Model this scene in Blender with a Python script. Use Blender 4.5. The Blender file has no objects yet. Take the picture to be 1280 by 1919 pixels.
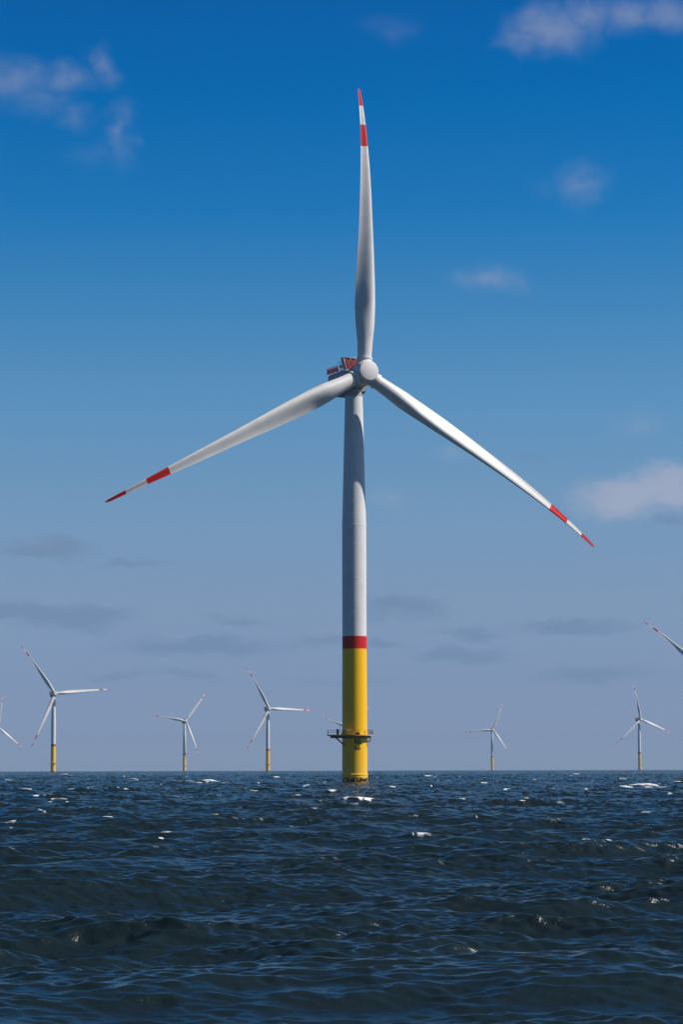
import bpy, bmesh, math, random
import numpy as np
from mathutils import Matrix, Vector
random.seed(7)
sc = bpy.context.scene
C = sc.collection
R_EARTH = 7.4e6                      # effective earth radius (with refraction)
CAM_Z = 3.5
def drop(x, y): return (x*x + y*y) / (2*R_EARTH)

# ------------------------------------------------------------------ materials
def new_mat(name):
    m = bpy.data.materials.new(name); m.use_nodes = True
    nt = m.node_tree; b = nt.nodes['Principled BSDF']
    return m, nt, b
def N(nt, typ, **kw):
    n = nt.nodes.new(typ)
    for k, v in kw.items():
        if k in n.inputs: n.inputs[k].default_value = v
        else: setattr(n, k, v)
    return n
def math_node(nt, op, a, b=None, c=None, clamp=False):
    n = nt.nodes.new('ShaderNodeMath'); n.operation = op; n.use_clamp = clamp
    for i, v in enumerate((a, b, c)):
        if v is None: continue
        if isinstance(v, (int, float)): n.inputs[i].default_value = v
        else: nt.links.new(v, n.inputs[i])
    return n.outputs[0]
def mix_col(nt, fac, a, b, blend='MIX'):
    n = nt.nodes.new('ShaderNodeMix'); n.data_type = 'RGBA'; n.blend_type = blend
    for i, v in ((0, fac), (6, a), (7, b)):
        if isinstance(v, (int, float)): n.inputs[i].default_value = v
        elif isinstance(v, tuple): n.inputs[i].default_value = (*v, 1)[:4]
        else: nt.links.new(v, n.inputs[i])
    return n.outputs[2]

def paint(name, col, rough=0.42, streak=0.10, wear=(0.30, 0.27, 0.22), spec=0.5):
    """weathered paint: vertical rain streaks and faint blotches on a base colour"""
    m, nt, b = new_mat(name)
    tc = N(nt, 'ShaderNodeTexCoord')
    mp = N(nt, 'ShaderNodeMapping'); mp.inputs['Scale'].default_value = (1.6, 1.6, 0.05)
    nt.links.new(tc.outputs['Object'], mp.inputs['Vector'])
    n1 = N(nt, 'ShaderNodeTexNoise', Scale=1.0, Detail=6.0, Roughness=0.65)
    nt.links.new(mp.outputs[0], n1.inputs['Vector'])
    n2 = N(nt, 'ShaderNodeTexNoise', Scale=0.35, Detail=5.0, Roughness=0.6)
    nt.links.new(tc.outputs['Object'], n2.inputs['Vector'])
    f = math_node(nt, 'MULTIPLY', n1.outputs['Fac'], n2.outputs['Fac'])
    f = math_node(nt, 'MULTIPLY_ADD', f, 4.0, -0.75, clamp=True)
    f = math_node(nt, 'MULTIPLY', f, streak)
    c = mix_col(nt, f, col, tuple(a*b_ for a, b_ in zip(col, (0.6, 0.6, 0.62))))
    nt.links.new(c, b.inputs['Base Color'])
    r = math_node(nt, 'MULTIPLY_ADD', n2.outputs['Fac'], 0.22, rough-0.11)
    nt.links.new(r, b.inputs['Roughness'])
    b.inputs['Specular IOR Level'].default_value = spec*0.7
    return m
M_WHITE = paint('white_paint', (0.67, 0.662, 0.645), 0.48, 0.45)
M_TOWER = paint('tower_paint', (0.70, 0.692, 0.685), 0.42, 0.4)
M_RED = paint('red_paint', (0.60, 0.014, 0.010), 0.55, 0.3, spec=0.3)
M_NAC = paint('nacelle_paint', (0.36, 0.38, 0.41), 0.45, 0.3)
M_CRIMSON = paint('crimson_paint', (0.26, 0.008, 0.018), 0.6, 0.3)
M_DARK = paint('dark_steel', (0.06, 0.058, 0.05), 0.5, 0.3)
M_GALV = paint('galvanised_steel', (0.38, 0.39, 0.40), 0.45, 0.3)
M_BLACK = paint('black_lettering', (0.012, 0.012, 0.012), 0.5, 0.0)
M_GIRDER = paint('weathered_girder_steel', (0.20, 0.14, 0.04), 0.55, 0.4)
M_DECK = paint('weathered_deck_steel', (0.52, 0.37, 0.06), 0.55, 0.4)

def yellow_mat():
    m, nt, b = new_mat('yellow_marine_paint')
    tc = N(nt, 'ShaderNodeTexCoord'); sp = N(nt, 'ShaderNodeSeparateXYZ')
    nt.links.new(tc.outputs['Object'], sp.inputs[0])
    n = N(nt, 'ShaderNodeTexNoise', Scale=0.9, Detail=6.0, Roughness=0.62)
    nt.links.new(tc.outputs['Object'], n.inputs['Vector'])
    mp = N(nt, 'ShaderNodeMapping'); mp.inputs['Scale'].default_value = (1.5, 1.5, 0.06)
    nt.links.new(tc.outputs['Object'], mp.inputs['Vector'])
    n2 = N(nt, 'ShaderNodeTexNoise', Scale=1.0, Detail=6.0, Roughness=0.65)
    nt.links.new(mp.outputs[0], n2.inputs['Vector'])
    st = math_node(nt, 'MULTIPLY_ADD', n2.outputs['Fac'], 1.6, -0.65, clamp=True)
    col = mix_col(nt, math_node(nt, 'MULTIPLY', st, 0.35), (0.94, 0.51, 0.003), (0.55, 0.36, 0.05))
    # salt-bleached, paler splash zone on the lowest few metres
    pale = math_node(nt, 'MULTIPLY_ADD', sp.outputs[2], -0.12, 0.95, clamp=True)
    col = mix_col(nt, math_node(nt, 'MULTIPLY', pale, 0.35), col, (0.70, 0.52, 0.16))
    # marine growth with a ragged upper edge
    e = math_node(nt, 'MULTIPLY_ADD', n.outputs['Fac'], 1.2, 1.15)
    g = math_node(nt, 'SUBTRACT', e, sp.outputs[2])
    g = math_node(nt, 'MULTIPLY', g, 6.0, clamp=True)
    n3 = N(nt, 'ShaderNodeTexNoise', Scale=1.5, Detail=4.0)
    nt.links.new(tc.outputs['Object'], n3.inputs['Vector'])
    hole = math_node(nt, 'MULTIPLY_ADD', n3.outputs['Fac'], -7.0, 4.5, clamp=True)
    g = math_node(nt, 'MULTIPLY', g, hole)
    col = mix_col(nt, g, col, (0.022, 0.017, 0.010))
    nt.links.new(col, b.inputs['Base Color'])
    nt.links.new(math_node(nt, 'MULTIPLY_ADD', n.outputs['Fac'], 0.25, 0.25), b.inputs['Roughness']); b.inputs['Specular IOR Level'].default_value = 0.25
    return m
M_YELLOW = yellow_mat()

# ------------------------------------------------------------------ mesh helpers
class MB:
    def __init__(s): s.v = []; s.f = []; s.m = []; s.sm = []
    def add(s, vs, fs, mi=0, smooth=False):
        o = len(s.v); s.v += [tuple(p) for p in vs]
        for f in fs: s.f.append([i+o for i in f]); s.m.append(mi); s.sm.append(smooth)
    def box(s, x0, x1, y0, y1, z0, z1, mi=0):
        vs = [(x, y, z) for x in (x0, x1) for y in (y0, y1) for z in (z0, z1)]
        s.add(vs, [(0,1,3,2), (4,6,7,5), (0,4,5,1), (2,3,7,6), (0,2,6,4), (1,5,7,3)], mi)
    def tube(s, pts, r, n=8, mi=0, caps=True):
        """round bar along a polyline"""
        pts = [Vector(p) for p in pts]; rings = []
        for i, p in enumerate(pts):
            d = (pts[min(i+1, len(pts)-1)] - pts[max(i-1, 0)]).normalized()
            a = d.orthogonal().normalized() if abs(d.z) > .95 else d.cross(Vector((0,0,1))).normalized()
            b = d.cross(a)
            rings.append([p + r*(math.cos(t)*a + math.sin(t)*b) for t in [2*math.pi*k/n for k in range(n)]])
        vs = [q for rg in rings for q in rg]
        fs = [(i*n+k, i*n+(k+1) % n, (i+1)*n+(k+1) % n, (i+1)*n+k) for i in range(len(pts)-1) for k in range(n)]
        s.add(vs, fs, mi, True)
        if caps:
            s.add(rings[0], [tuple(range(n))[::-1]], mi); s.add(rings[-1], [tuple(range(n))], mi)
    def lathe(s, prof, n=96, axis='z', mats=None, smooth=True, cap=True):
        vs = []
        for (z, r) in prof:
            for k in range(n):
                t = 2*math.pi*k/n
                vs.append((r*math.cos(t), r*math.sin(t), z) if axis == 'z' else (r*math.cos(t), z, r*math.sin(t)))
        o = len(s.v); s.v += vs
        for i in range(len(prof)-1):
            for k in range(n):
                s.f.append([o+i*n+k, o+i*n+(k+1) % n, o+(i+1)*n+(k+1) % n, o+(i+1)*n+k])
                s.m.append(mats[i] if mats else 0); s.sm.append(smooth)
        if cap:
            s.f.append([o+k for k in range(n)]); s.m.append(mats[0] if mats else 0); s.sm.append(False)
            e = o+(len(prof)-1)*n
            s.f.append([e+k for k in range(n)]); s.m.append(mats[-1] if mats else 0); s.sm.append(False)
    def build(s, name, mats, parent=None, sharp=None, bevel=None):
        me = bpy.data.meshes.new(name); me.from_pydata(s.v, [], s.f)
        for m in (mats if isinstance(mats, (list, tuple)) else [mats]): me.materials.append(m)
        me.polygons.foreach_set('material_index', s.m); me.polygons.foreach_set('use_smooth', s.sm)
        bm = bmesh.new(); bm.from_mesh(me)
        bmesh.ops.remove_doubles(bm, verts=bm.verts, dist=1e-5)
        bmesh.ops.recalc_face_normals(bm, faces=bm.faces)
        if bevel: bmesh.ops.bevel(bm, geom=[e for e in bm.edges], offset=bevel, segments=3, affect='EDGES', clamp_overlap=True)
        if sharp is not None:
            for e in bm.edges:
                if len(e.link_faces) == 2 and e.calc_face_angle(0) > math.radians(sharp): e.smooth = False
        bm.to_mesh(me); bm.free()
        if bevel:
            for p in me.polygons: p.use_smooth = True
        o = bpy.data.objects.new(name, me); C.objects.link(o)
        if parent: o.parent = parent
        return o
def smooth01(x, a, b):
    t = min(1, max(0, (x-a)/(b-a))); return t*t*(3-2*t)
def interp(x, xs, ys): return float(np.interp(x, xs, ys))

# ------------------------------------------------------------------ wind turbine geometry (metres)
HUB_Z = 101.98; OVERHANG = 6.5; ROTOR_R = 77.0; TILT = math.radians(6)
YAW = math.radians(24.0)

def weld_profile(pts, rings, h=0.022, w=0.07):
    """insert slight weld beads into a (z, r) profile"""
    zs = [p[0] for p in pts]; rs = [p[1] for p in pts]
    out = list(pts)
    for z in rings:
        r = interp(z, zs, rs)
        out += [(z-w, r), (z-w*.4, r+h*.7), (z, r+h), (z+w*.4, r+h*.7), (z+w, r)]
    return sorted(out)

def make_blade():
    mb = MB(); NS, NA = 90, 28
    us = [0.049] + [0.052 + (1-0.052)*(i/(NS-1))**0.97 for i in range(NS)]
    us += [0.779, 0.7792, 0.859, 0.8592, 0.932, 0.9322]
    us = sorted(us); rings = []
    CU = [0.0, 0.055, 0.10, 0.16, 0.22, 0.30, 0.40, 0.50, 0.60, 0.69, 0.80, 0.875, 0.94, 0.975, 0.992, 1.0]
    CC = [3.5, 3.5, 3.85, 4.75, 5.15, 4.9, 4.25, 3.55, 3.0, 2.5, 1.78, 1.32, 0.95, 0.76, 0.60, 0.30]
    for u in us:
        r = u*ROTOR_R; c = interp(u, CU, CC)
        w = smooth01(u, 0.055, 0.24)
        t = interp(u, [0.06, 0.15, 0.22, 0.32, 0.45, 0.65, 1.0], [1.0, 0.74, 0.56, 0.43, 0.34, 0.25, 0.17])
        tc_abs = t
        beta = math.radians(19.0*(1-u)**1.7*w + 3.6*w)
        xpa = 0.5*(1-w) + w*interp(u, [0, 0.25, 0.6, 1.0], [0.48, 0.46, 0.42, 0.40])
        ring = []
        for k in range(2*NA):
            phi = 2*math.pi*k/(2*NA)           # 0 = TE, pi = LE; first half suction
            x = 0.5 + 0.5*math.cos(phi)
            sgn = 1 if k <= NA else -1
            yc_ = 0.5*math.sin(phi)*tc_abs if u < .06 else 0.5*math.sin(phi)
            yt = 5*t*(0.2969*math.sqrt(x) - 0.1260*x - 0.3516*x*x + 0.2843*x**3 - 0.1036*x**4) + 0.004*x
            camb = 0.018*math.sin(math.pi*x) + 0.055*w*6.75*x*x*(1-x)
            ya = camb + sgn*yt*(1.12 if sgn < 0 else 0.88)
            y = (1-w)*yc_ + w*ya
            X = (xpa - x)*c; Y = y*c
            Xr = X*math.cos(beta) + Y*math.sin(beta)
            Yr = -X*math.sin(beta) + Y*math.cos(beta)
            Yr += -(4.3*u - 7.2*u**4)           # cone upwind near the root, tip bent downwind
            ring.append((Xr, Yr, r))
        rings.append(ring)
    n = 2*NA; vs = [p for rg in rings for p in rg]; mb.v = vs
    for i in range(len(us)-1):
        um = (us[i]+us[i+1])/2
        red = (0.779 < um < 0.8592) or um > 0.932
        for k in range(n):
            mb.f.append([i*n+k, i*n+(k+1) % n, (i+1)*n+(k+1) % n, (i+1)*n+k]); mb.m.append(1 if red else 0); mb.sm.append(True)
    e = (len(us)-1)*n
    mb.f.append([e+k for k in range(n)]); mb.m.append(1); mb.sm.append(False)
    return mb

def make_hub_mesh():
    """cast hub: rounded shell with a flat nose disc and three blade stubs, fused by a voxel remesh"""
    mb = MB()
    prof = [(-3.0, 2.5), (-2.75, 2.66), (-2.2, 2.86), (-1.4, 3.02), (-0.4, 3.08), (0.8, 3.0), (1.9, 2.85), (2.6, 2.7)]
    mb.lathe(prof, 64, axis='y')
    for k in range(3):
        a = 2*math.pi*k/3
        d = Vector((math.sin(a), -0.067, math.cos(a)))
        mb.tube([d*0.5, d*3.6], 1.93, 48)
    o = mb.build('hub_shell', M_WHITE)
    md = o.modifiers.new('r', 'REMESH'); md.mode = 'VOXEL'; md.voxel_size = 0.1
    ms = o.modifiers.new('s', 'SMOOTH'); ms.iterations = 9; ms.factor = 0.5
    dg = bpy.context.evaluated_depsgraph_get()
    me = bpy.data.meshes.new_from_object(o.evaluated_get(dg))
    bpy.data.objects.remove(o)
    me.name = 'hub'
    for p in me.polygons: p.use_smooth = True
    return me

def make_turbine():
    root = bpy.data.objects.new('wind_turbine', None); C.objects.link(root)
    P = {}
    # --- yellow transition piece
    mb = MB()
    pts = [(-7, 3.26), (2.25, 3.26), (2.34, 3.33), (2.52, 3.33), (2.62, 3.16), (20, 3.12), (33.75, 3.06)]
    mb.lathe(weld_profile(pts, [15.2, 18.1, 20.9, 23.8, 26.7, 29.6]), 128)
    P['tp'] = mb.build('transition_piece', M_YELLOW, root, sharp=8)
    # --- tower
    mb = MB()
    pts = [(33.76, 3.06), (36.9, 3.04), (36.902, 3.04), (64.6, 3.05), (64.7, 3.065), (64.95, 3.065), (65.05, 3.04), (80, 2.66), (97.4, 2.24), (99.2, 2.2)]
    prof = weld_profile(pts, [40+2.85*k for k in range(8)] + [67.5, 70.4, 73.2, 76.2, 79.2, 84.5, 90], 0.022, 0.07)
    mats = [1 if (a[0]+b[0])/2 < 36.9 else 0 for a, b in zip(prof[:-1], prof[1:])]
    mb.lathe(prof, 128, mats=mats)
    P['tower'] = mb.build('tower', [M_TOWER, M_RED], root, sharp=8)
    # --- working platform round the transition piece
    mb = MB(); n = 64; ri, ro = 3.19, 4.55; zb, zt = 12.02, 12.32
    def ang(k): return 2*math.pi*k/n
    def rim(k):                                   # outer edge: round, with a lay-down bay towards -x
        c, s_ = math.cos(ang(k)), math.sin(ang(k))
        if c < -0.5: return (-6.85, max(-3.1, min(3.1, s_*6.85/abs(c)*0.62)))
        return (ro*c, ro*s_)
    vs = []
    for z in (zb, zt):
        for k in range(n): vs.append((ri*math.cos(ang(k)), ri*math.sin(ang(k)), z))
        for k in range(n): x, y = rim(k); vs.append((x, y, z))
    fs = []
    for k in range(n):
        j = (k+1) % n
        fs += [(k, j, n+j, n+k), (2*n+k, 3*n+k, 3*n+j, 2*n+j), (n+k, n+j, 3*n+j, 3*n+k), (k, 2*n+k, 2*n+j, j)]
    mb.add(vs, fs)
    P['platform'] = mb.build('platform', M_DECK, root, sharp=30)
    # under-deck girders
    mb = MB()
    for y in (-2.2, 2.2): mb.box(-6.1, -2.2, y-0.12, y+0.12, 11.5, 12.017)
    for x in (-5.6, -4.3): mb.box(x-0.1, x+0.1, -2.6, 2.6, 11.6, 12.013)
    for k in range(8):
        a = ang(k*8+4); mb.tube([(3.1*math.cos(a), 3.1*math.sin(a), 11.7), (4.35*math.cos(a), 4.35*math.sin(a), 11.75)], 0.16, 8)
    mb.lathe([(11.5, 3.17), (11.5, 4.1), (12.01, 4.1), (12.01, 3.17)], 64, cap=False, smooth=False)
    mb.build('girder', M_GIRDER, P['platform'])
    for y in (-2.0, 2.0):
        mb = MB(); mb.tube([(-4.75, y, 11.6), (-2.55, y*.9, 9.7)], 0.17, 10); mb.build('strut', M_DARK, P['platform'])
    mb = MB()
    mb.tube([(3.95, -1.2, 11.5)] + [(3.0+0.95*math.cos(t), -1.2, 11.3-0.85*math.sin(t)) for t in [0.2, 0.5, 0.8, 1.1, 1.4]] + [(2.7, -1.2, 10.45)], 0.13, 10)
    mb.tube([(2.9, -1.0, 9.75), (3.35, -1.0, 9.7)], 0.10, 8)
    mb.build('cable_pipe', M_DARK, P['platform'])
    # railing following the rim
    mb = MB(); loop = [(*rim(k), 0) for k in range(n)]
    pr = [Vector((x*0.985, y*0.985, 0)) for x, y, _ in loop]
    for hgt in (13.45, 12.95):
        q = [(p.x, p.y, hgt) for p in pr]; mb.tube(q+[q[0]], 0.03, 6, caps=False)
    acc = 0
    for k in range(n):
        acc += (pr[(k+1) % n]-pr[k]).length
        if acc > 1.45 or k == 0:
            acc = 0; mb.tube([(pr[k].x, pr[k].y, zt), (pr[k].x, pr[k].y, 13.5)], 0.075, 6)
    mb.build('railing', M_DARK, P['platform'])
    # equipment on the lay-down bay
    mb = MB(); mb.box(-4.55, -3.95, -2.75, -1.9, zt+.003, 13.6); mb.box(-4.62, -3.88, -2.82, -1.83, 13.6, 13.68)
    for z in (12.8, 13.1, 13.4): mb.box(-4.45, -4.05, -2.77, -2.752, z-0.05, z+0.05)
    mb.build('equipment_cabinet', M_DARK, P['platform'])
    mb = MB(); mb.tube([(-3.3, -2.9, zt), (-2.5, -2.9, 14.0)], 0.10, 8); mb.tube([(-2.95, -2.9, zt), (-2.4, -2.9, 13.3)], 0.07, 8)
    mb.tube([(-2.5, -2.9, 14.0), (-3.25, -2.9, 14.55), (-3.7, -2.9, 14.3), (-3.75, -2.9, 13.9)], 0.04, 6)
    mb.build('davit_crane', M_DARK, P['platform'])
    mb = MB()
    for x in (-2.1, -1.35): mb.tube([(x, -4.1, 13.35), (x+0.35, -4.1, 13.35)], 0.16, 10)
    mb.tube([(-2.4, -4.1, 13.35), (-0.9, -4.1, 13.35)], 0.05, 6)
    mb.build('floodlight', M_GALV, P['platform'])
    mb = MB(); mb.box(0.2, 1.25, -4.4, -3.4, zt+.003, 12.72); mb.box(0.3, 1.15, -4.3, -3.5, 12.72, 12.80)
    mb.build('hatch_box', M_CRIMSON, P['platform'])
    # --- identification marking, strokes laid on the curved shell
    def stroke(mb, pts, w=0.19):
        pts = [Vector((a, b)) for a, b in pts]; dense = [pts[0]]
        for a, b in zip(pts[:-1], pts[1:]):
            m = max(1, int((b-a).length/0.06)); dense += [a+(b-a)*(i/m) for i in range(1, m+1)]
        vs = []; closed = (pts[0]-pts[-1]).length < 1e-6
        for i, p in enumerate(dense):
            if closed: d = dense[(i+1) % (len(dense)-1)] - dense[(i-1) % (len(dense)-1)]
            else: d = dense[min(i+1, len(dense)-1)] - dense[max(i-1, 0)]
            d.normalize(); nn = Vector((-d.y, d.x))*w/2
            for q in (p-nn, p+nn):
                for rr in (3.135, 3.185):
                    th = q.x/3.15 + math.radians(12.5)
                    vs.append((rr*math.sin(th), -rr*math.cos(th), q.y))
        fs = []
        for i in range(len(dense)-1):
            a, b = 4*i, 4*i+4
            fs += [(a+1, a+3, b+3, b+1), (a, b, b+2, a+2), (a, a+1, b+1, b), (a+2, b+2, b+3, a+3)]
        fs += [(0, 2, 3, 1), tuple(4*(len(dense)-1)+i for i in (0, 1, 3, 2))]
        mb.add(vs, fs)
    def arc(cx, cy, rx, ry, a0, a1, m=14): return [(cx+rx*math.cos(math.radians(a0+(a1-a0)*i/m)), cy+ry*math.sin(math.radians(a0+(a1-a0)*i/m))) for i in range(m+1)]
    z0 = 10.12; h = 1.08
    def letter(strokes, name):
        mb = MB()
        for s_ in strokes: stroke(mb, s_)
        mb.build(name, M_BLACK, P['tp'])
    letter([[(-0.86, z0), (-0.50, z0+h)], [(-0.44, z0+h), (-0.10, z0)], [(-0.72, z0+.32), (-0.22, z0+.32)]], 'letter')
    letter([[(0.12, z0), (0.12, z0+h)],
            [(0.12, z0+h-.07), (0.42, z0+h-.07)] + arc(0.42, z0+.79, .24, .22, 90, -90) + [(0.12, z0+.57)],
            [(0.42, z0+.57)] + arc(0.45, z0+.32, .27, .25, 90, -90) + [(0.12, z0+.07)]], 'letter')
    z0 = 8.55
    letter([[(-0.28, z0+h), (-0.70, z0+.36), (-0.02, z0+.30)], [(-0.26, z0+.62), (-0.26, z0)]], 'numeral')
    letter([[(0.50, z0+h), (0.16, z0+.52)], arc(0.38, z0+.34, .26, .28, 0, 360, 24)], 'numeral')

    # --- nacelle (origin on the tower axis at hub height, -y is upwind)
    nac_o = (0, 0, HUB_Z)
    mb = MB()
    ys = [-2.0, -1.2, 0.5, 4, 8.6, 9.9, 10.3]
    tops = [2.1, 2.4, 2.55, 2.55, 2.5, 2.45, 2.1]; bots = [-3.2, -3.7, -4.1, -4.2, -3.4, -2.6, -2.0]; hw = [2.7, 2.95, 3.05, 3.05, 2.95, 2.8, 2.5]
    ring = []; m = 40
    for y, t, b, w_ in zip(ys, tops, bots, hw):
        cz, hz = (t+b)/2, (t-b)/2
        for k in range(m):
            a = 2*math.pi*k/m; ca, sa = math.cos(a), math.sin(a); e = 0.32
            ring.append((w_*math.copysign(abs(ca)**e, ca), y, cz+hz*math.copysign(abs(sa)**e, sa)))
    fs = [(i*m+k, i*m+(k+1) % m, (i+1)*m+(k+1) % m, (i+1)*m+k) for i in range(len(ys)-1) for k in range(m)]
    mb.add(ring, fs, 0, True)
    mb.add(ring[:m], [tuple(range(m))]); mb.add(ring[-m:], [tuple(range(m))])
    # generator drum between hub and nacelle, tilted with the shaft
    dr = MB(); dr.lathe([(-4.3, 2.5), (-4.1, 2.8), (-3.8, 2.95), (-2.3, 2.95), (-1.7, 2.8)], 72, axis='y')
    rt = Matrix.Rotation(-TILT, 3, 'X')
    mb.add([rt @ Vector(p) for p in dr.v], dr.f, 0, True)
    # yaw skirt on the tower top
    sk = MB(); sk.lathe([(-4.45, 2.262), (-3.4, 2.262)], 64); mb.add(sk.v, sk.f, 0, True)
    P['nacelle'] = mb.build('nacelle', M_NAC, root, sharp=35)
    # cooler: tapered red radiator panel with pale frame and cross braces
    mb = MB(); y0 = 0.3; zb_, zt_ = 2.45, 5.55; wt, wb = 2.7, 1.95
    def quad_slab(ya, yb, ins, mi):
        a = wb-ins*0.8; b = wt-ins; z_0, z_1 = zb_+ins, zt_-ins
        vs = [(-a, ya, z_0), (a, ya, z_0), (b, ya, z_1), (-b, ya, z_1), (-a, yb, z_0), (a, yb, z_0), (b, yb, z_1), (-b, yb, z_1)]
        mb.add(vs, [(0,1,2,3), (7,6,5,4), (0,4,5,1), (1,5,6,2), (2,6,7,3), (3,7,4,0)], mi)
    quad_slab(y0, y0+1.3, 0.10, 0)
    co = mb.build('cooler', [M_CRIMSON, M_NAC], P['nacelle'])
    mb = MB()
    cor = [(-wb, zb_), (wb, zb_), (wt, zt_), (-wt, zt_)]
    for i in range(4):
        (xa, za), (xb, zb2) = cor[i], cor[(i+1) % 4]; mb.tube([(xa, y0-.02, za), (xb, y0-.02, zb2)], 0.14, 6)
        (xa, za) = cor[i]; mb.tube([(xa, y0-.02, za), (xa*0.98, y0+1.5, za)], 0.12, 6)
    for s_ in (-1, 1): mb.add([(s_*wb, y0, zb_), (s_*wt, y0, zt_), (s_*(wt-.1), y0+1.9, zt_-.1), (s_*(wb-.1), y0+1.9, zb_), (s_*(wb-.06), y0, zb_), (s_*(wt-.06), y0, zt_), (s_*(wt-.16), y0+1.9, zt_-.1), (s_*(wb-.16), y0+1.9, zb_)], [(0,1,2,3), (7,6,5,4), (0,4,5,1), (1,5,6,2), (2,6,7,3), (3,7,4,0)])
    mb.build('cooler_frame', M_GALV, co)
    mb = MB()
    for i in range(3):
        xa = -2.25+i*1.5; xb = xa+1.5
        mb.tube([(xa*.82, y0-.1, zb_+.15), (xb, y0-.1, zt_-.15)], 0.03, 6)
        mb.tube([(xb*.82, y0-.06, zb_+.15), (xa, y0-.06, zt_-.15)], 0.03, 6)
    mb.build('cross_brace', M_GALV, co)
    # hoist platform railing at the rear
    mb = MB(); xw, ya, yb = 2.9, 3.2, 10.2; zd = 2.5
    path = [(-xw, ya), (-xw, yb), (xw, yb), (xw, ya)]
    for hgt in (zd+1.45, zd+0.95, zd+0.5, zd+0.1): mb.tube([(x, y, hgt) for x, y in path], 0.055, 6)
    for s_ in (-1, 1):
        for i in range(9): y = ya+(yb-ya)*i/8; mb.tube([(s_*xw, y, zd-.1), (s_*xw, y, zd+1.5)], 0.07, 6)
    for i in range(1, 5): x = -xw+2*xw*i/5; mb.tube([(x, yb, zd-.1), (x, yb, zd+1.5)], 0.07, 6)
    for s_ in (-1, 1):                           # kick plates and mesh infill strips
        for i in range(8):
            y = ya+(yb-ya)*i/8; mb.box(s_*xw-.02, s_*xw+.02, y+.2, y+.55, zd+.15, zd+1.2)
    for i in range(5):
        x = -xw+2*xw*i/5; mb.box(x+.3, x+.8, yb-.02, yb+.02, zd+.02, zd+1.35)
    P['rail'] = mb.build('hoist_railing', M_CRIMSON, P['nacelle'])
    mb = MB(); mb.tube([(-2.0, 3.4, 2.4), (-2.0, 3.4, 5.0)], 0.07, 6); mb.tube([(-2.6, 3.4, 4.6), (-1.4, 3.4, 4.6)], 0.05, 6)
    for x in (-2.6, -1.4): mb.tube([(x, 3.4, 4.6), (x, 3.4, 4.95)], 0.11, 8)
    mb.box(-2.3, -1.7, 3.1, 3.7, 3.3, 4.1)
    mb.build('weather_mast', M_DARK, P['nacelle'])
    # --- hub
    me = make_hub_mesh(); me.materials.clear(); me.materials.append(M_WHITE)
    P['hub'] = bpy.data.objects.new('hub', me); C.objects.link(P['hub']); P['hub'].parent = root
    mb = MB(); mb.lathe([(-3.16, 0.02), (-3.16, 2.42), (-3.12, 2.5), (-3.0, 2.54), (-2.85, 2.54)], 72, axis='y')
    P['nose'] = mb.build('nose_disc', M_WHITE, P['hub'], sharp=35)
    for k in range(3):
        a = 2*math.pi*k/3; d = Vector((math.sin(a), -0.067, math.cos(a)))
        mb = MB(); mb.tube([d*3.5, d*3.9], 2.02, 56); mb.tube([d*3.85, d*4.0], 1.85, 56); mb.build('root_collar', M_WHITE, P['hub'], sharp=35)
    # --- blades
    b0 = make_blade().build('blade', [M_WHITE, M_RED], root, sharp=50)
    b1 = b0.copy(); b2 = b0.copy()
    for b in (b1, b2): C.objects.link(b)
    P['blades'] = [b0, b1, b2]
    return root, P

def pose(P, yaw, phase):
    """turn nacelle and rotor into the wind and set the rotor angle (all relative to the turbine's base)"""
    top = Matrix.Translation((0, 0, HUB_Z)) @ Matrix.Rotation(yaw, 4, 'Z')
    P['nacelle'].matrix_local = top
    rot = top @ Matrix.Rotation(-TILT, 4, 'X') @ Matrix.Translation((0, -OVERHANG, 0))
    P['hub'].matrix_local = rot @ Matrix.Rotation(phase, 4, 'Y')
    for k, b in enumerate(P['blades']):
        b.matrix_local = rot @ Matrix.Rotation(phase + 2*math.pi*k/3, 4, 'Y')

GROUP = 'offshore wind turbines'
turb, P = make_turbine()
TX, TY = 3.175, 642.43
BASE_Z = -0.5
turb.location = (TX, TY, BASE_Z-drop(TX, TY))
turb['label'] = 'huge white wind turbine nearest in the sea, yellow base marked AB 46'
turb['category'] = 'wind turbine'; turb['group'] = GROUP
pose(P, YAW, math.radians(2.8))

FAR = [  # x, y, yaw, phase, label
    (-378, 3362, 22, -35, 'distant white wind turbine far left, tallest of the complete small ones, one blade pointing right'),
    (-323.6, 5273, 26, 39, 'small distant wind turbine second from left, blades pointing up right, left and down right'),
    (-122, 4223, 22, -28, 'small distant wind turbine just left of the huge near turbine, one blade pointing right'),
    (14, 6120, 24, 49, 'distant wind turbine almost hidden behind the yellow base of the huge near turbine'),
    (379.5, 6497, 20, 25, 'faintest greyish wind turbine on the horizon right of the yellow base'),
    (603.6, 5212, 25, -9, 'distant wind turbine near right edge with one blade pointing nearly straight up'),
    (-806, 6006, 24, 9.5, 'distant wind turbine cut off by left edge of photo, only blade tips showing'),
    (355.7, 2560, 25, -53, 'wind turbine cut off by right edge of photo, one blade with red tip reaching in'),
]
for x, y, yw, ph, lab in FAR:
    r = turb.copy(); C.objects.link(r); r.location = (x, y, BASE_Z-drop(x, y)); r['label'] = lab
    Q = {}
    for key in ('tp', 'tower', 'platform', 'nacelle', 'hub'):
        c = P[key].copy(); C.objects.link(c); c.parent = r; Q[key] = c
    for ch in P['nacelle'].children:
        if ch.name.startswith(('cooler', 'hoist_railing')):
            d = ch.copy(); C.objects.link(d); d.parent = Q['nacelle']
    Q['blades'] = []
    for b in P['blades']:
        c = b.copy(); C.objects.link(c); c.parent = r; Q['blades'].append(c)
    pose(Q, math.radians(yw), math.radians(ph))

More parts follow.
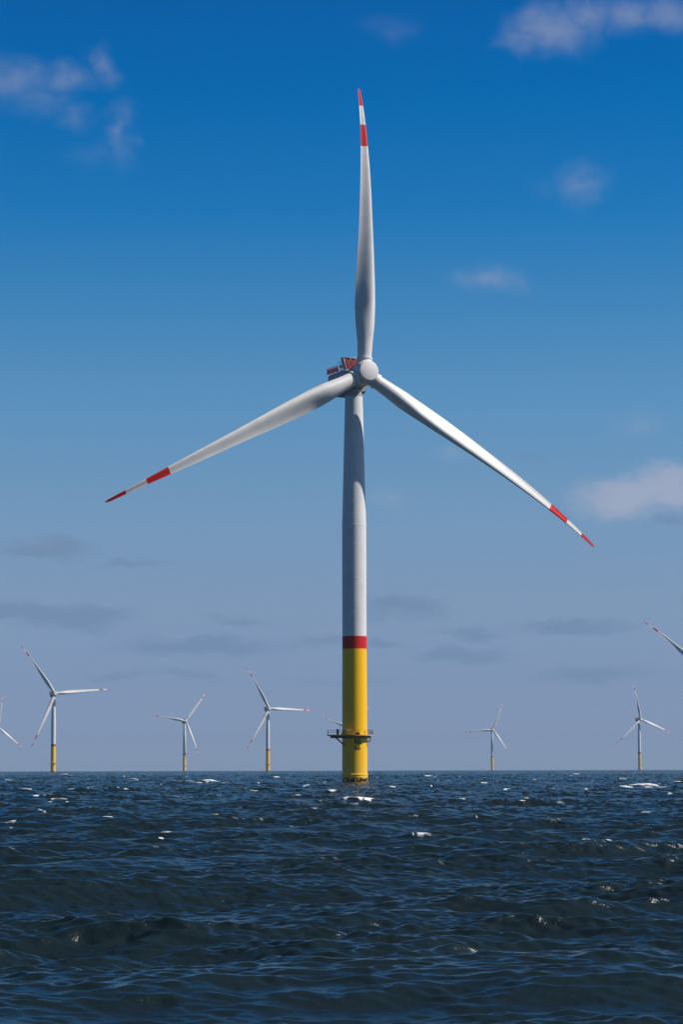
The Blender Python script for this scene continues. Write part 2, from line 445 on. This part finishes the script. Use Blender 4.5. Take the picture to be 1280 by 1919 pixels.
# ------------------------------------------------------------------ sea
WIND = math.radians(66.0)        # direction the waves run to, from +x towards +y (away and a little right of the view)
WDIR = np.array([math.cos(math.radians(104)), math.sin(math.radians(104))])
KP = 2*math.pi/19.0
def spectrum(kx, ky):
    k = np.hypot(kx, ky); k = np.where(k == 0, 1e-9, k)
    cosd = (kx*WDIR[0] + ky*WDIR[1])/k
    S = np.exp(-1.25*(KP/k)**2) / k**3.75
    S *= 1 + 1.4*np.exp(-((np.sqrt(k/KP)-1)**2)/(2*0.11**2))
    iso = np.clip(np.log(k/KP)/3.0, 0.02, 0.12)
    D = (1-iso)*np.where(cosd > 0, cosd, 0)**6*(16*2/(15*math.pi))*1.5 + iso*(0.5+0.5*cosd**2)*0.8
    return S*D
kk = np.exp(np.linspace(math.log(0.05), math.log(60), 4000))
S1 = np.exp(-1.25*(KP/kk)**2)/kk**3.75*(1+1.4*np.exp(-((np.sqrt(kk/KP)-1)**2)/(2*0.11**2)))
var = np.sum(0.5*(S1[1:]*kk[1:]+S1[:-1]*kk[:-1])*np.diff(kk))*1.5
HS = 0.84
AMP = (HS/4)/math.sqrt(var)
BANDS = [(70.0, 21.0), (21.0, 7.0), (7.0, 2.4), (2.4, 0.8), (0.8, 0.28)]
SEED = 23
NT = 512; tiles = []
rng = np.random.default_rng(SEED)
for bi, (l1, l0) in enumerate(BANDS):
    L = l1*11.3; dk = 2*math.pi/L
    f = np.fft.fftfreq(NT)*NT*dk
    kx, ky = np.meshgrid(f, f, indexing='ij'); k = np.hypot(kx, ky)
    band = (k >= 2*math.pi/l1) & (k < 2*math.pi/l0)
    Sp = np.where(band, spectrum(kx, ky), 0)
    a = AMP*np.sqrt(2*Sp)*dk
    ph = rng.normal(size=(NT, NT)) + 1j*rng.normal(size=(NT, NT))
    h = a*ph/math.sqrt(2)*(0.95, 1.12, 1.2, 1.3, 1.85)[bi]
    ks = np.where(k == 0, 1, k)
    def inv(z): return np.real(np.fft.ifft2(z)*NT*NT)
    fl = [inv(h), inv(-1j*kx/ks*h), inv(-1j*ky/ks*h), inv(1j*kx*h), inv(1j*ky*h),
          inv(kx*kx/ks*h), inv(ky*ky/ks*h), inv(kx*ky/ks*h)]
    tiles.append((L, l1, l0, np.stack([q.astype(np.float32) for q in fl], -1), rng.uniform(0, 1, 2)))

# polar sheet centred under the camera: fine ahead, coarse behind, out past the horizon
fine = np.arange(-0.17, 0.17001, 0.00065)
side = []; s_ = 0.0008; a = 0.17
while a < math.pi:
    s_ = min(s_*1.06, 0.12); a += s_; side.append(min(a, math.pi))
side = np.array(side[:-1])
phi = np.concatenate([-side[::-1], fine, side])
rad = [1.5]
while rad[-1] < 28: rad.append(rad[-1]*1.05)
while rad[-1] < 260: rad.append(rad[-1]*1.0016)
while rad[-1] < 1500: rad.append(rad[-1]*1.0025)
while rad[-1] < 11000: rad.append(rad[-1]*1.0042)
rad = np.array(rad)
nr, nc = len(rad), len(phi)
dph = np.gradient(phi)
RR = rad[:, None].astype(np.float32)*np.ones(nc, np.float32); PP = np.ones((nr, 1), np.float32)*phi.astype(np.float32)
GX = RR*np.sin(PP); GY = RR*np.cos(PP)
SPC = np.maximum(np.gradient(rad)[:, None], RR*dph[None, :]).astype(np.float32)
Z = np.zeros_like(GX); DX = np.zeros_like(GX); DY = np.zeros_like(GX)
SX = np.zeros_like(GX); SY = np.zeros_like(GX); JXX = np.zeros_like(GX); JYY = np.zeros_like(GX); JXY = np.zeros_like(GX)
CHOP = 1.0
# wind gust patches modulate the small chop a little
for bi, (L, l1, l0, T, off) in enumerate(tiles):
    ang_ = (0.0, 0.09, -0.11, 0.17, -0.2)[bi]
    ca, sa = math.cos(ang_), math.sin(ang_)
    u = ((GX*ca + GY*sa)/L + off[0]) % 1.0*NT; v = ((-GX*sa + GY*ca)/L + off[1]) % 1.0*NT
    i0 = np.floor(u).astype(np.int32); j0 = np.floor(v).astype(np.int32)
    fu = (u-i0)[..., None]; fv = (v-j0)[..., None]; i0 %= NT; j0 %= NT; i1 = (i0+1) % NT; j1 = (j0+1) % NT
    Q = (T[i0, j0]*(1-fu)+T[i1, j0]*fu)*(1-fv) + (T[i0, j1]*(1-fu)+T[i1, j1]*fu)*fv
    w = np.clip((l0*1.6/SPC-2.0)/2.0, 0, 1)
    if bi >= 2:                                  # gusts and the longer waves modulate the small chop
        gu = (GX*1.9+31)/tiles[0][0] % 1.0*NT; gv = (GY*1.3+57)/tiles[0][0] % 1.0*NT
        T0 = tiles[0][3][..., 0]; s0 = float(T0.std()); gg = T0[gu.astype(np.int32) % NT, gv.astype(np.int32) % NT]
        if bi == 2: GUST = np.clip(1.0 + 0.30*gg/s0, 0.65, 1.2); del gg, gu, gv
        Q *= (GUST*np.clip(1.0 + (0, 0, .10, .15, .15)[bi]*Z/0.2, 0.4, 1.8))[..., None]
    ch = (1.1, 1.15, 1.0, 0.5, 0.3)[bi]
    Q[..., 1:3] *= ch; Q[..., 5:8] *= ch
    Z += w*Q[..., 0]
    DX += w*(Q[..., 1]*ca - Q[..., 2]*sa); DY += w*(Q[..., 1]*sa + Q[..., 2]*ca)
    SX += Q[..., 3]*ca - Q[..., 4]*sa; SY += Q[..., 3]*sa + Q[..., 4]*ca
    if bi < 4:
        xx, yy, xy = Q[..., 5], Q[..., 6], Q[..., 7]
        JXX += xx*ca*ca + yy*sa*sa - 2*xy*ca*sa; JYY += xx*sa*sa + yy*ca*ca + 2*xy*ca*sa
        JXY += (xx-yy)*ca*sa + xy*(ca*ca-sa*sa)
    del Q, u, v, i0, j0, fu, fv, i1, j1
jx, jy, jxy = 1-CHOP*JXX, 1-CHOP*JYY, -CHOP*JXY
JAC = jx*jy - jxy*jxy
# true normal of the choppy surface
NX = -(SX*np.clip(jy, .25, 9) - SY*jxy); NY = -(SY*np.clip(jx, .25, 9) - SX*jxy); NZ = np.clip(JAC, 0.25, 9)
nl = np.sqrt(NX*NX+NY*NY+NZ*NZ); NX /= nl; NY /= nl; NZ /= nl
foam = np.clip((0.50-JAC)/0.28, 0, 1)*np.clip(RR/260-0.15, 0, 1)
# the larger breaking crests: x, y, half-width across, half-depth, strength
CAPS = []
def caps_add(px, py, wpx, s=1.0, d=None):
    az = (px-640)/4800; th = (py+0.00227*(px-640)-1439.5)/4800
    r = CAM_Z/th
    for _ in range(20): r = (CAM_Z + r*r/(2*R_EARTH))/th
    j = int(np.argmin(np.abs(phi-az))); sel = np.where(np.abs(rad/r-1) < 0.05)[0]   # sit on the highest crest nearby
    r = float(rad[sel[int(np.argmax((Z[sel, j]-CAM_Z)/rad[sel]))]])
    CAPS.append((r*math.sin(az), r*math.cos(az), wpx*r/4800/2, d or max(0.22, 0.0024*r), s))
for c in [(676, 1500, 52, 1.0), (1192, 1475, 74, 1.0), (392, 1466, 36, .9), (357, 1467, 22, .7), (207, 1545, 20, .75), (115, 1505, 34, .7), (30, 1556, 24, .6),
          (310, 1571, 30, .7), (1092, 1482, 12, .8), (1245, 1494, 12, .7), (733, 1477, 16, .7), (790, 1582, 36, .6), (517, 1459, 18, .8),
          (1130, 1589, 14, .6), (125, 1452, 22, .7), (1075, 1452, 20, .7), (660, 1510, 20, .5), (742, 1535, 14, .6), (470, 1487, 14, .6), (410, 1493, 12, .5),
          (55, 1480, 20, .8), (175, 1478, 16, .7), (250, 1462, 24, .7), (300, 1473, 14, .7), (575, 1476, 14, .7), (610, 1466, 10, .8), (800, 1456, 22, .8), (860, 1500, 14, .6), (905, 1471, 16, .7), (950, 1482, 20, .7), (1000, 1463, 14, .8), (1040, 1510, 20, .5), (1160, 1460, 18, .8), (1262, 1466, 20, .7), (80, 1528, 22, .5), (400, 1530, 20, .5), (560, 1560, 26, .45), (880, 1545, 18, .45), (1205, 1530, 24, .5), (330, 1498, 18, .6), (20, 1463, 18, .7)]:
    px_, py_, w_, s_ = c
    caps_add(px_, py_, w_*0.8, s_*0.9)
    for k in range(max(1, int(w_/9))):            # torn pieces and trailing streaks round each breaking crest
        o_ = random.uniform(-.6, .6)
        caps_add(px_+o_*w_, py_+abs(o_)*w_*0.05+random.uniform(-0.4, 3.0), w_*random.uniform(.12, .4), s_*random.uniform(.6, 1.1))
CF = np.zeros_like(GX)
for cx, cy, a_, b_, s in CAPS:
    m = (np.abs(GX-cx) < 2.2*a_) & (np.abs(GY-cy) < 12*b_)
    if not m.any(): continue
    ex = (GX[m]-cx)/a_; bend = 0.35*b_*ex*ex
    ey = (GY[m]-cy+bend)/b_
    g = np.exp(-(ex**4))*np.exp(-np.where(ey > 0, ey*ey*1.5, ey*ey*0.5))
    CF[m] = np.maximum(CF[m], g*s)
    Z[m] += 0.4*(a_ > 1.3)*min(s, 1)*np.exp(-ex*ex)*np.exp(-(ey*0.45)**2)
foam = np.maximum(foam, CF)
X_ = GX + CHOP*DX; Y_ = GY + CHOP*DY
Zs = Z - (GX*GX+GY*GY)/(2*R_EARTH)
co = np.stack([X_, Y_, Zs], -1).reshape(-1, 3).astype(np.float32)
nv = nr*nc
co = np.vstack([co, np.array([[0, 0, 0]], np.float32)])
ii, jj = np.meshgrid(np.arange(nr-1), np.arange(nc), indexing='ij'); jn = (jj+1) % nc
quads = np.stack([ii*nc+jj, ii*nc+jn, (ii+1)*nc+jn, (ii+1)*nc+jj][::-1], -1).reshape(-1, 4).astype(np.int32)
tri = np.stack([np.full(nc, nv), (np.arange(nc)+1) % nc, np.arange(nc)], -1).astype(np.int32)
me = bpy.data.meshes.new('sea')
nq, ntri = len(quads), len(tri)
me.vertices.add(nv+1); me.vertices.foreach_set('co', co.ravel())
me.loops.add(nq*4+ntri*3); me.loops.foreach_set('vertex_index', np.concatenate([quads.ravel(), tri.ravel()]))
me.polygons.add(nq+ntri)
me.polygons.foreach_set('loop_start', np.concatenate([np.arange(nq)*4, nq*4+np.arange(ntri)*3]).astype(np.int32))
me.polygons.foreach_set('use_smooth', np.ones(nq+ntri, bool))
me.update(calc_edges=True)
at = me.attributes.new('foam', 'FLOAT', 'POINT'); at.data.foreach_set('value', np.append(foam.ravel(), 0).astype(np.float32))
at = me.attributes.new('wave_normal', 'FLOAT_VECTOR', 'POINT')
at.data.foreach_set('vector', np.vstack([np.stack([NX, NY, NZ], -1).reshape(-1, 3), [[0, 0, 1]]]).astype(np.float32).ravel())
sea = bpy.data.objects.new('sea', me); C.objects.link(sea); sea['kind'] = 'structure'
print('sea verts', nv, 'normal up', me.polygons[nq//2].normal.z, 'foam', float((foam > .3).mean()))

m, nt, b = new_mat('sea_water')
g = N(nt, 'ShaderNodeNewGeometry')
an = N(nt, 'ShaderNodeAttribute', attribute_name='wave_normal'); af = N(nt, 'ShaderNodeAttribute', attribute_name='foam')
mp = N(nt, 'ShaderNodeMapping'); mp.inputs['Scale'].default_value = (1.0, 0.6, 1.0); mp.inputs['Rotation'].default_value = (0, 0, 0.38)
nt.links.new(g.outputs['Position'], mp.inputs['Vector'])
rn = N(nt, 'ShaderNodeTexNoise', Scale=3.0, Detail=5.0, Roughness=0.66); nt.links.new(mp.outputs[0], rn.inputs['Vector'])
bp = N(nt, 'ShaderNodeBump', Strength=0.9, Distance=0.052)
nt.links.new(rn.outputs['Fac'], bp.inputs['Height']); nt.links.new(an.outputs['Vector'], bp.inputs['Normal'])
fn = N(nt, 'ShaderNodeTexNoise', Scale=2.6, Detail=5.0, Roughness=0.72); fmp = N(nt, 'ShaderNodeMapping'); fmp.inputs['Scale'].default_value = (0.45, 1.5, 1.0); fmp.inputs['Rotation'].default_value = (0, 0, 0.2)
nt.links.new(g.outputs['Position'], fmp.inputs['Vector']); nt.links.new(fmp.outputs[0], fn.inputs['Vector'])
fl = N(nt, 'ShaderNodeTexNoise', Scale=0.7, Detail=3.0, Roughness=0.6); nt.links.new(g.outputs['Position'], fl.inputs['Vector'])
fm = math_node(nt, 'MULTIPLY_ADD', fn.outputs['Fac'], 2.4, -2.05)
fm = math_node(nt, 'MULTIPLY_ADD', fl.outputs['Fac'], 0.8, fm)
fm = math_node(nt, 'MULTIPLY_ADD', af.outputs['Fac'], 1.55, fm)
fm = math_node(nt, 'MULTIPLY', fm, 2.4, clamp=True)
fm = math_node(nt, 'MULTIPLY', fm, math_node(nt, 'MULTIPLY', af.outputs['Fac'], 4.0, clamp=True))
nt.links.new(mix_col(nt, fm, (0.0080, 0.0175, 0.0225), (0.78, 0.80, 0.82)), b.inputs['Base Color'])
nt.links.new(math_node(nt, 'MULTIPLY_ADD', fm, 0.6, 0.21), b.inputs['Roughness'])
b.inputs['IOR'].default_value = 1.333; b.inputs['Specular IOR Level'].default_value = 0.34
nt.links.new(bp.outputs[0], b.inputs['Normal'])
me.materials.append(m)

# ------------------------------------------------------------------ camera
F_PX = 4800.0
cam = bpy.data.cameras.new('camera'); co_ = bpy.data.objects.new('camera', cam); C.objects.link(co_)
cam.sensor_fit = 'VERTICAL'; cam.sensor_height = 36; cam.lens = F_PX/1919*36; cam.clip_start = 0.5; cam.clip_end = 60000
pit = math.atan(480/F_PX); rl = math.radians(-0.13)
fw = Vector((0, math.cos(pit), math.sin(pit))); up0 = Vector((0, -math.sin(pit), math.cos(pit))); rt0 = Vector((1, 0, 0))
up = up0*math.cos(rl) - rt0*math.sin(rl); rt_ = rt0*math.cos(rl) + up0*math.sin(rl)
mw = Matrix.Identity(4)
for i in range(3): mw[i][0] = rt_[i]; mw[i][1] = up[i]; mw[i][2] = -fw[i]
mw[2][3] = CAM_Z
co_.matrix_world = mw; sc.camera = co_

# ------------------------------------------------------------------ light
SUN_EL, SUN_AZ = math.radians(47), math.radians(94)     # azimuth clockwise from +y (the view direction)
sd = Vector((math.sin(SUN_AZ)*math.cos(SUN_EL), math.cos(SUN_AZ)*math.cos(SUN_EL), math.sin(SUN_EL)))
sl = bpy.data.lights.new('sun', 'SUN'); sl.energy = 5.0; sl.angle = math.radians(0.53); sl.color = (1.0, 0.94, 0.87)
so = bpy.data.objects.new('sun', sl); C.objects.link(so); so.rotation_euler = sd.to_track_quat('Z', 'Y').to_euler(); so.location = (200, 500, 300)

w = bpy.data.worlds.new('World'); sc.world = w; w.use_nodes = True
nt = w.node_tree; bg = nt.nodes['Background']
sky = N(nt, 'ShaderNodeTexSky'); sky.sky_type = 'NISHITA'; sky.sun_disc = False
sky.sun_elevation = SUN_EL; sky.sun_rotation = SUN_AZ; sky.air_density = 1.0; sky.dust_density = 0.6; sky.ozone_density = 2.0
tc = N(nt, 'ShaderNodeTexCoord')
sp = N(nt, 'ShaderNodeSeparateXYZ'); nt.links.new(tc.outputs['Generated'], sp.inputs[0])
# deep polarised-looking clear sky: tint by elevation (0..20 deg, constant above)
cr = nt.nodes.new('ShaderNodeValToRGB'); cr.color_ramp.interpolation = 'LINEAR'
GRADE = [(0.0007, (0.4928, 0.6457, 1.2238)), (0.0123, (0.4061, 0.525, 1.0797)), (0.033, (0.384, 0.4884, 0.9272)), (0.0662, (0.4302, 0.5222, 0.8075)), (0.1035, (0.4191, 0.5732, 0.7919)), (0.1428, (0.3195, 0.5987, 0.8301)), (0.1735, (0.2037, 0.5619, 0.8276)), (0.214, (0.0488, 0.482, 0.8446)), (0.2558, (0.0002, 0.4178, 0.8274)), (0.2911, (0.0006, 0.3696, 0.7955)), (0.36, (0.08, 0.22, 0.4)), (0.6, (0.2, 0.18, 0.23)), (1.0, (0.26, 0.19, 0.2))]
#GRADE#
el = cr.color_ramp.elements
while len(el) > 1: el.remove(el[-1])
el[0].position = GRADE[0][0]; el[0].color = (*GRADE[0][1], 1)
for p_, c_ in GRADE[1:]:
    e_ = el.new(p_); e_.color = (*c_, 1)
nt.links.new(math_node(nt, 'MAXIMUM', sp.outputs[2], 0.0), cr.inputs[0])
skyc = mix_col(nt, 1.0, sky.outputs[0], cr.outputs[0], 'MULTIPLY')
SKYSTR = 0.1
CLOUD_A, CLOUD_B, CLOUD_C = (3.3, 3.55, 4.4), (4.0, 4.0, 5.0), (1.4, 2.2, 3.6)
# thin fair-weather clouds of the far sky, placed by azimuth and elevation (unit: 1/4800 rad)
du = math_node(nt, 'MULTIPLY', math_node(nt, 'ARCTAN2', sp.outputs[0], sp.outputs[1]), 48.0)
dv = math_node(nt, 'MULTIPLY', math_node(nt, 'ARCSINE', sp.outputs[2]), 48.0)
cv = nt.nodes.new('ShaderNodeCombineXYZ'); nt.links.new(du, cv.inputs[0]); nt.links.new(dv, cv.inputs[1])
def warp(src, scale, amt, detail, sx=1.0):
    mpn = nt.nodes.new('ShaderNodeMapping'); mpn.inputs['Scale'].default_value = (sx, 1, 1); nt.links.new(src, mpn.inputs[0])
    nz = N(nt, 'ShaderNodeTexNoise', Scale=scale, Detail=detail, Roughness=0.6); nt.links.new(mpn.outputs[0], nz.inputs['Vector'])
    a_ = nt.nodes.new('ShaderNodeVectorMath'); a_.operation = 'SUBTRACT'; nt.links.new(nz.outputs['Color'], a_.inputs[0]); a_.inputs[1].default_value = (.5, .5, .5)
    b_ = nt.nodes.new('ShaderNodeVectorMath'); b_.operation = 'MULTIPLY_ADD'; nt.links.new(a_.outputs[0], b_.inputs[0]); b_.inputs[1].default_value = (amt, amt*.6, 0); nt.links.new(src, b_.inputs[2])
    return b_.outputs[0]
cvw = warp(warp(cv.outputs[0], 1.3, 0.9, 2.0), 4.5, 0.30, 6.0)
cvl = warp(warp(cv.outputs[0], 1.8, 0.9, 3.0, 0.5), 6.0, 0.45, 6.0, 0.6)
def blobs(lst, src):
    acc = None
    for cx, cy, rx, ry, k in lst:
        sub = nt.nodes.new('ShaderNodeVectorMath'); sub.operation = 'SUBTRACT'; nt.links.new(src, sub.inputs[0])
        sub.inputs[1].default_value = ((cx-640)/100, (1439.5-cy)/100, 0)
        mul = nt.nodes.new('ShaderNodeVectorMath'); mul.operation = 'MULTIPLY'; nt.links.new(sub.outputs[0], mul.inputs[0]); mul.inputs[1].default_value = (85/rx, 80/ry, 0)
        ln = nt.nodes.new('ShaderNodeVectorMath'); ln.operation = 'LENGTH'; nt.links.new(mul.outputs[0], ln.inputs[0])
        d_ = math_node(nt, 'MULTIPLY_ADD', ln.outputs['Value'], -k, k, clamp=True)
        acc = d_ if acc is None else math_node(nt, 'MAXIMUM', acc, d_)
    return acc
def cloud_noise(scale, sx):
    mpn = nt.nodes.new('ShaderNodeMapping'); mpn.inputs['Scale'].default_value = (sx, 1, 1); nt.links.new(cv.outputs[0], mpn.inputs[0])
    nz = N(nt, 'ShaderNodeTexNoise', Scale=scale, Detail=5.0, Roughness=0.55); nt.links.new(mpn.outputs[0], nz.inputs['Vector'])
    return nz.outputs['Fac']
def cloud_layer(base, lst, src, col, gain, sx, opac):
    f = blobs(lst, src)
    f = math_node(nt, 'MULTIPLY', f, math_node(nt, 'MULTIPLY_ADD', cloud_noise(2.6, sx), 1.1, 0.48))
    f = math_node(nt, 'MULTIPLY', f, gain, clamp=True)
    ss = nt.nodes.new('ShaderNodeMapRange'); ss.interpolation_type = 'SMOOTHSTEP'; nt.links.new(f, ss.inputs['Value'])
    return mix_col(nt, math_node(nt, 'MULTIPLY', ss.outputs[0], opac), base, col)
BRIGHT = [(1045, 70, 100, 52, 1), (1120, 48, 70, 36, .8), (985, 92, 50, 30, .7), (1195, 55, 75, 42, .9), (1270, 52, 80, 42, .9),
          (25, 165, 100, 48, .7), (110, 158, 70, 32, .7), (185, 140, 34, 46, .6), (65, 200, 80, 36, .55), (125, 228, 60, 30, .45), (222, 255, 40, 66, .6), (170, 295, 70, 30, .25),
          (735, 62, 70, 34, .35), (1098, 358, 62, 52, .55), (1030, 358, 45, 28, .25), (918, 530, 82, 34, .7)]
LOWB = [(1180, 938, 120, 46, 1.0), (1265, 925, 110, 52, 1.0), (1190, 800, 75, 30, .25), (727, 940, 50, 22, .28), (845, 855, 60, 20, .3), (600, 1195, 75, 18, .4), (80, 1025, 60, 18, .35)]
DARK = [(80, 1032, 105, 26, .8), (255, 1060, 80, 13, .6), (60, 1152, 150, 26, .9), (165, 1160, 110, 28, .9), (370, 1212, 190, 22, .8), (595, 1203, 90, 22, .6), (755, 1142, 105, 24, .8),
        (890, 1187, 90, 15, .6), (1075, 1178, 130, 17, .7), (865, 1227, 105, 20, .7), (715, 1208, 75, 16, .6), (445, 1162, 80, 12, .5), (225, 1268, 80, 12, .5), (1110, 1268, 150, 20, .6),
        (345, 1262, 100, 14, .5), (1255, 988, 60, 14, .5), (990, 862, 60, 12, .35), (640, 1275, 160, 14, .35)]
skyc = cloud_layer(skyc, BRIGHT, cvw, CLOUD_A, 0.92, 0.8, 0.42)
skyc = cloud_layer(skyc, LOWB, cvl, CLOUD_B, 1.2, 0.6, 0.6)
skyc = cloud_layer(skyc, DARK, cvl, CLOUD_C, 1.5, 0.5, 0.75)
nt.links.new(skyc, bg.inputs[0]); bg.inputs[1].default_value = SKYSTR

# ------------------------------------------------------------------ sea air

def make_haze():
    mb = MB(); mb.box(-11100, 11100, -11100, 11100, -11.5, 187)
    hz = mb.build('haze', [])
    hz['kind'] = 'stuff'
    hm = bpy.data.materials.new('sea_air'); hm.use_nodes = True; t = hm.node_tree; t.nodes.clear()
    out = t.nodes.new('ShaderNodeOutputMaterial'); pv = t.nodes.new('ShaderNodeVolumePrincipled')
    pv.inputs['Color'].default_value = (0.48, 0.77, 1.0, 1); pv.inputs['Density'].default_value = HAZE_DENSITY; pv.inputs['Anisotropy'].default_value = 0.0
    t.links.new(pv.outputs[0], out.inputs['Volume'])
    hz.data.materials.clear(); hz.data.materials.append(hm)
HAZE_DENSITY = 2.9e-5
make_haze()

sc.view_settings.view_transform = 'Standard'; sc.view_settings.look = 'None'
sc.view_settings.exposure = 0.15; sc.view_settings.gamma = 1
sc.cycles.use_denoising = True
sc.cycles.denoiser = 'OPENIMAGEDENOISE'; sc.cycles.denoising_input_passes = 'RGB_ALBEDO_NORMAL'; sc.cycles.denoising_prefilter = 'ACCURATE'
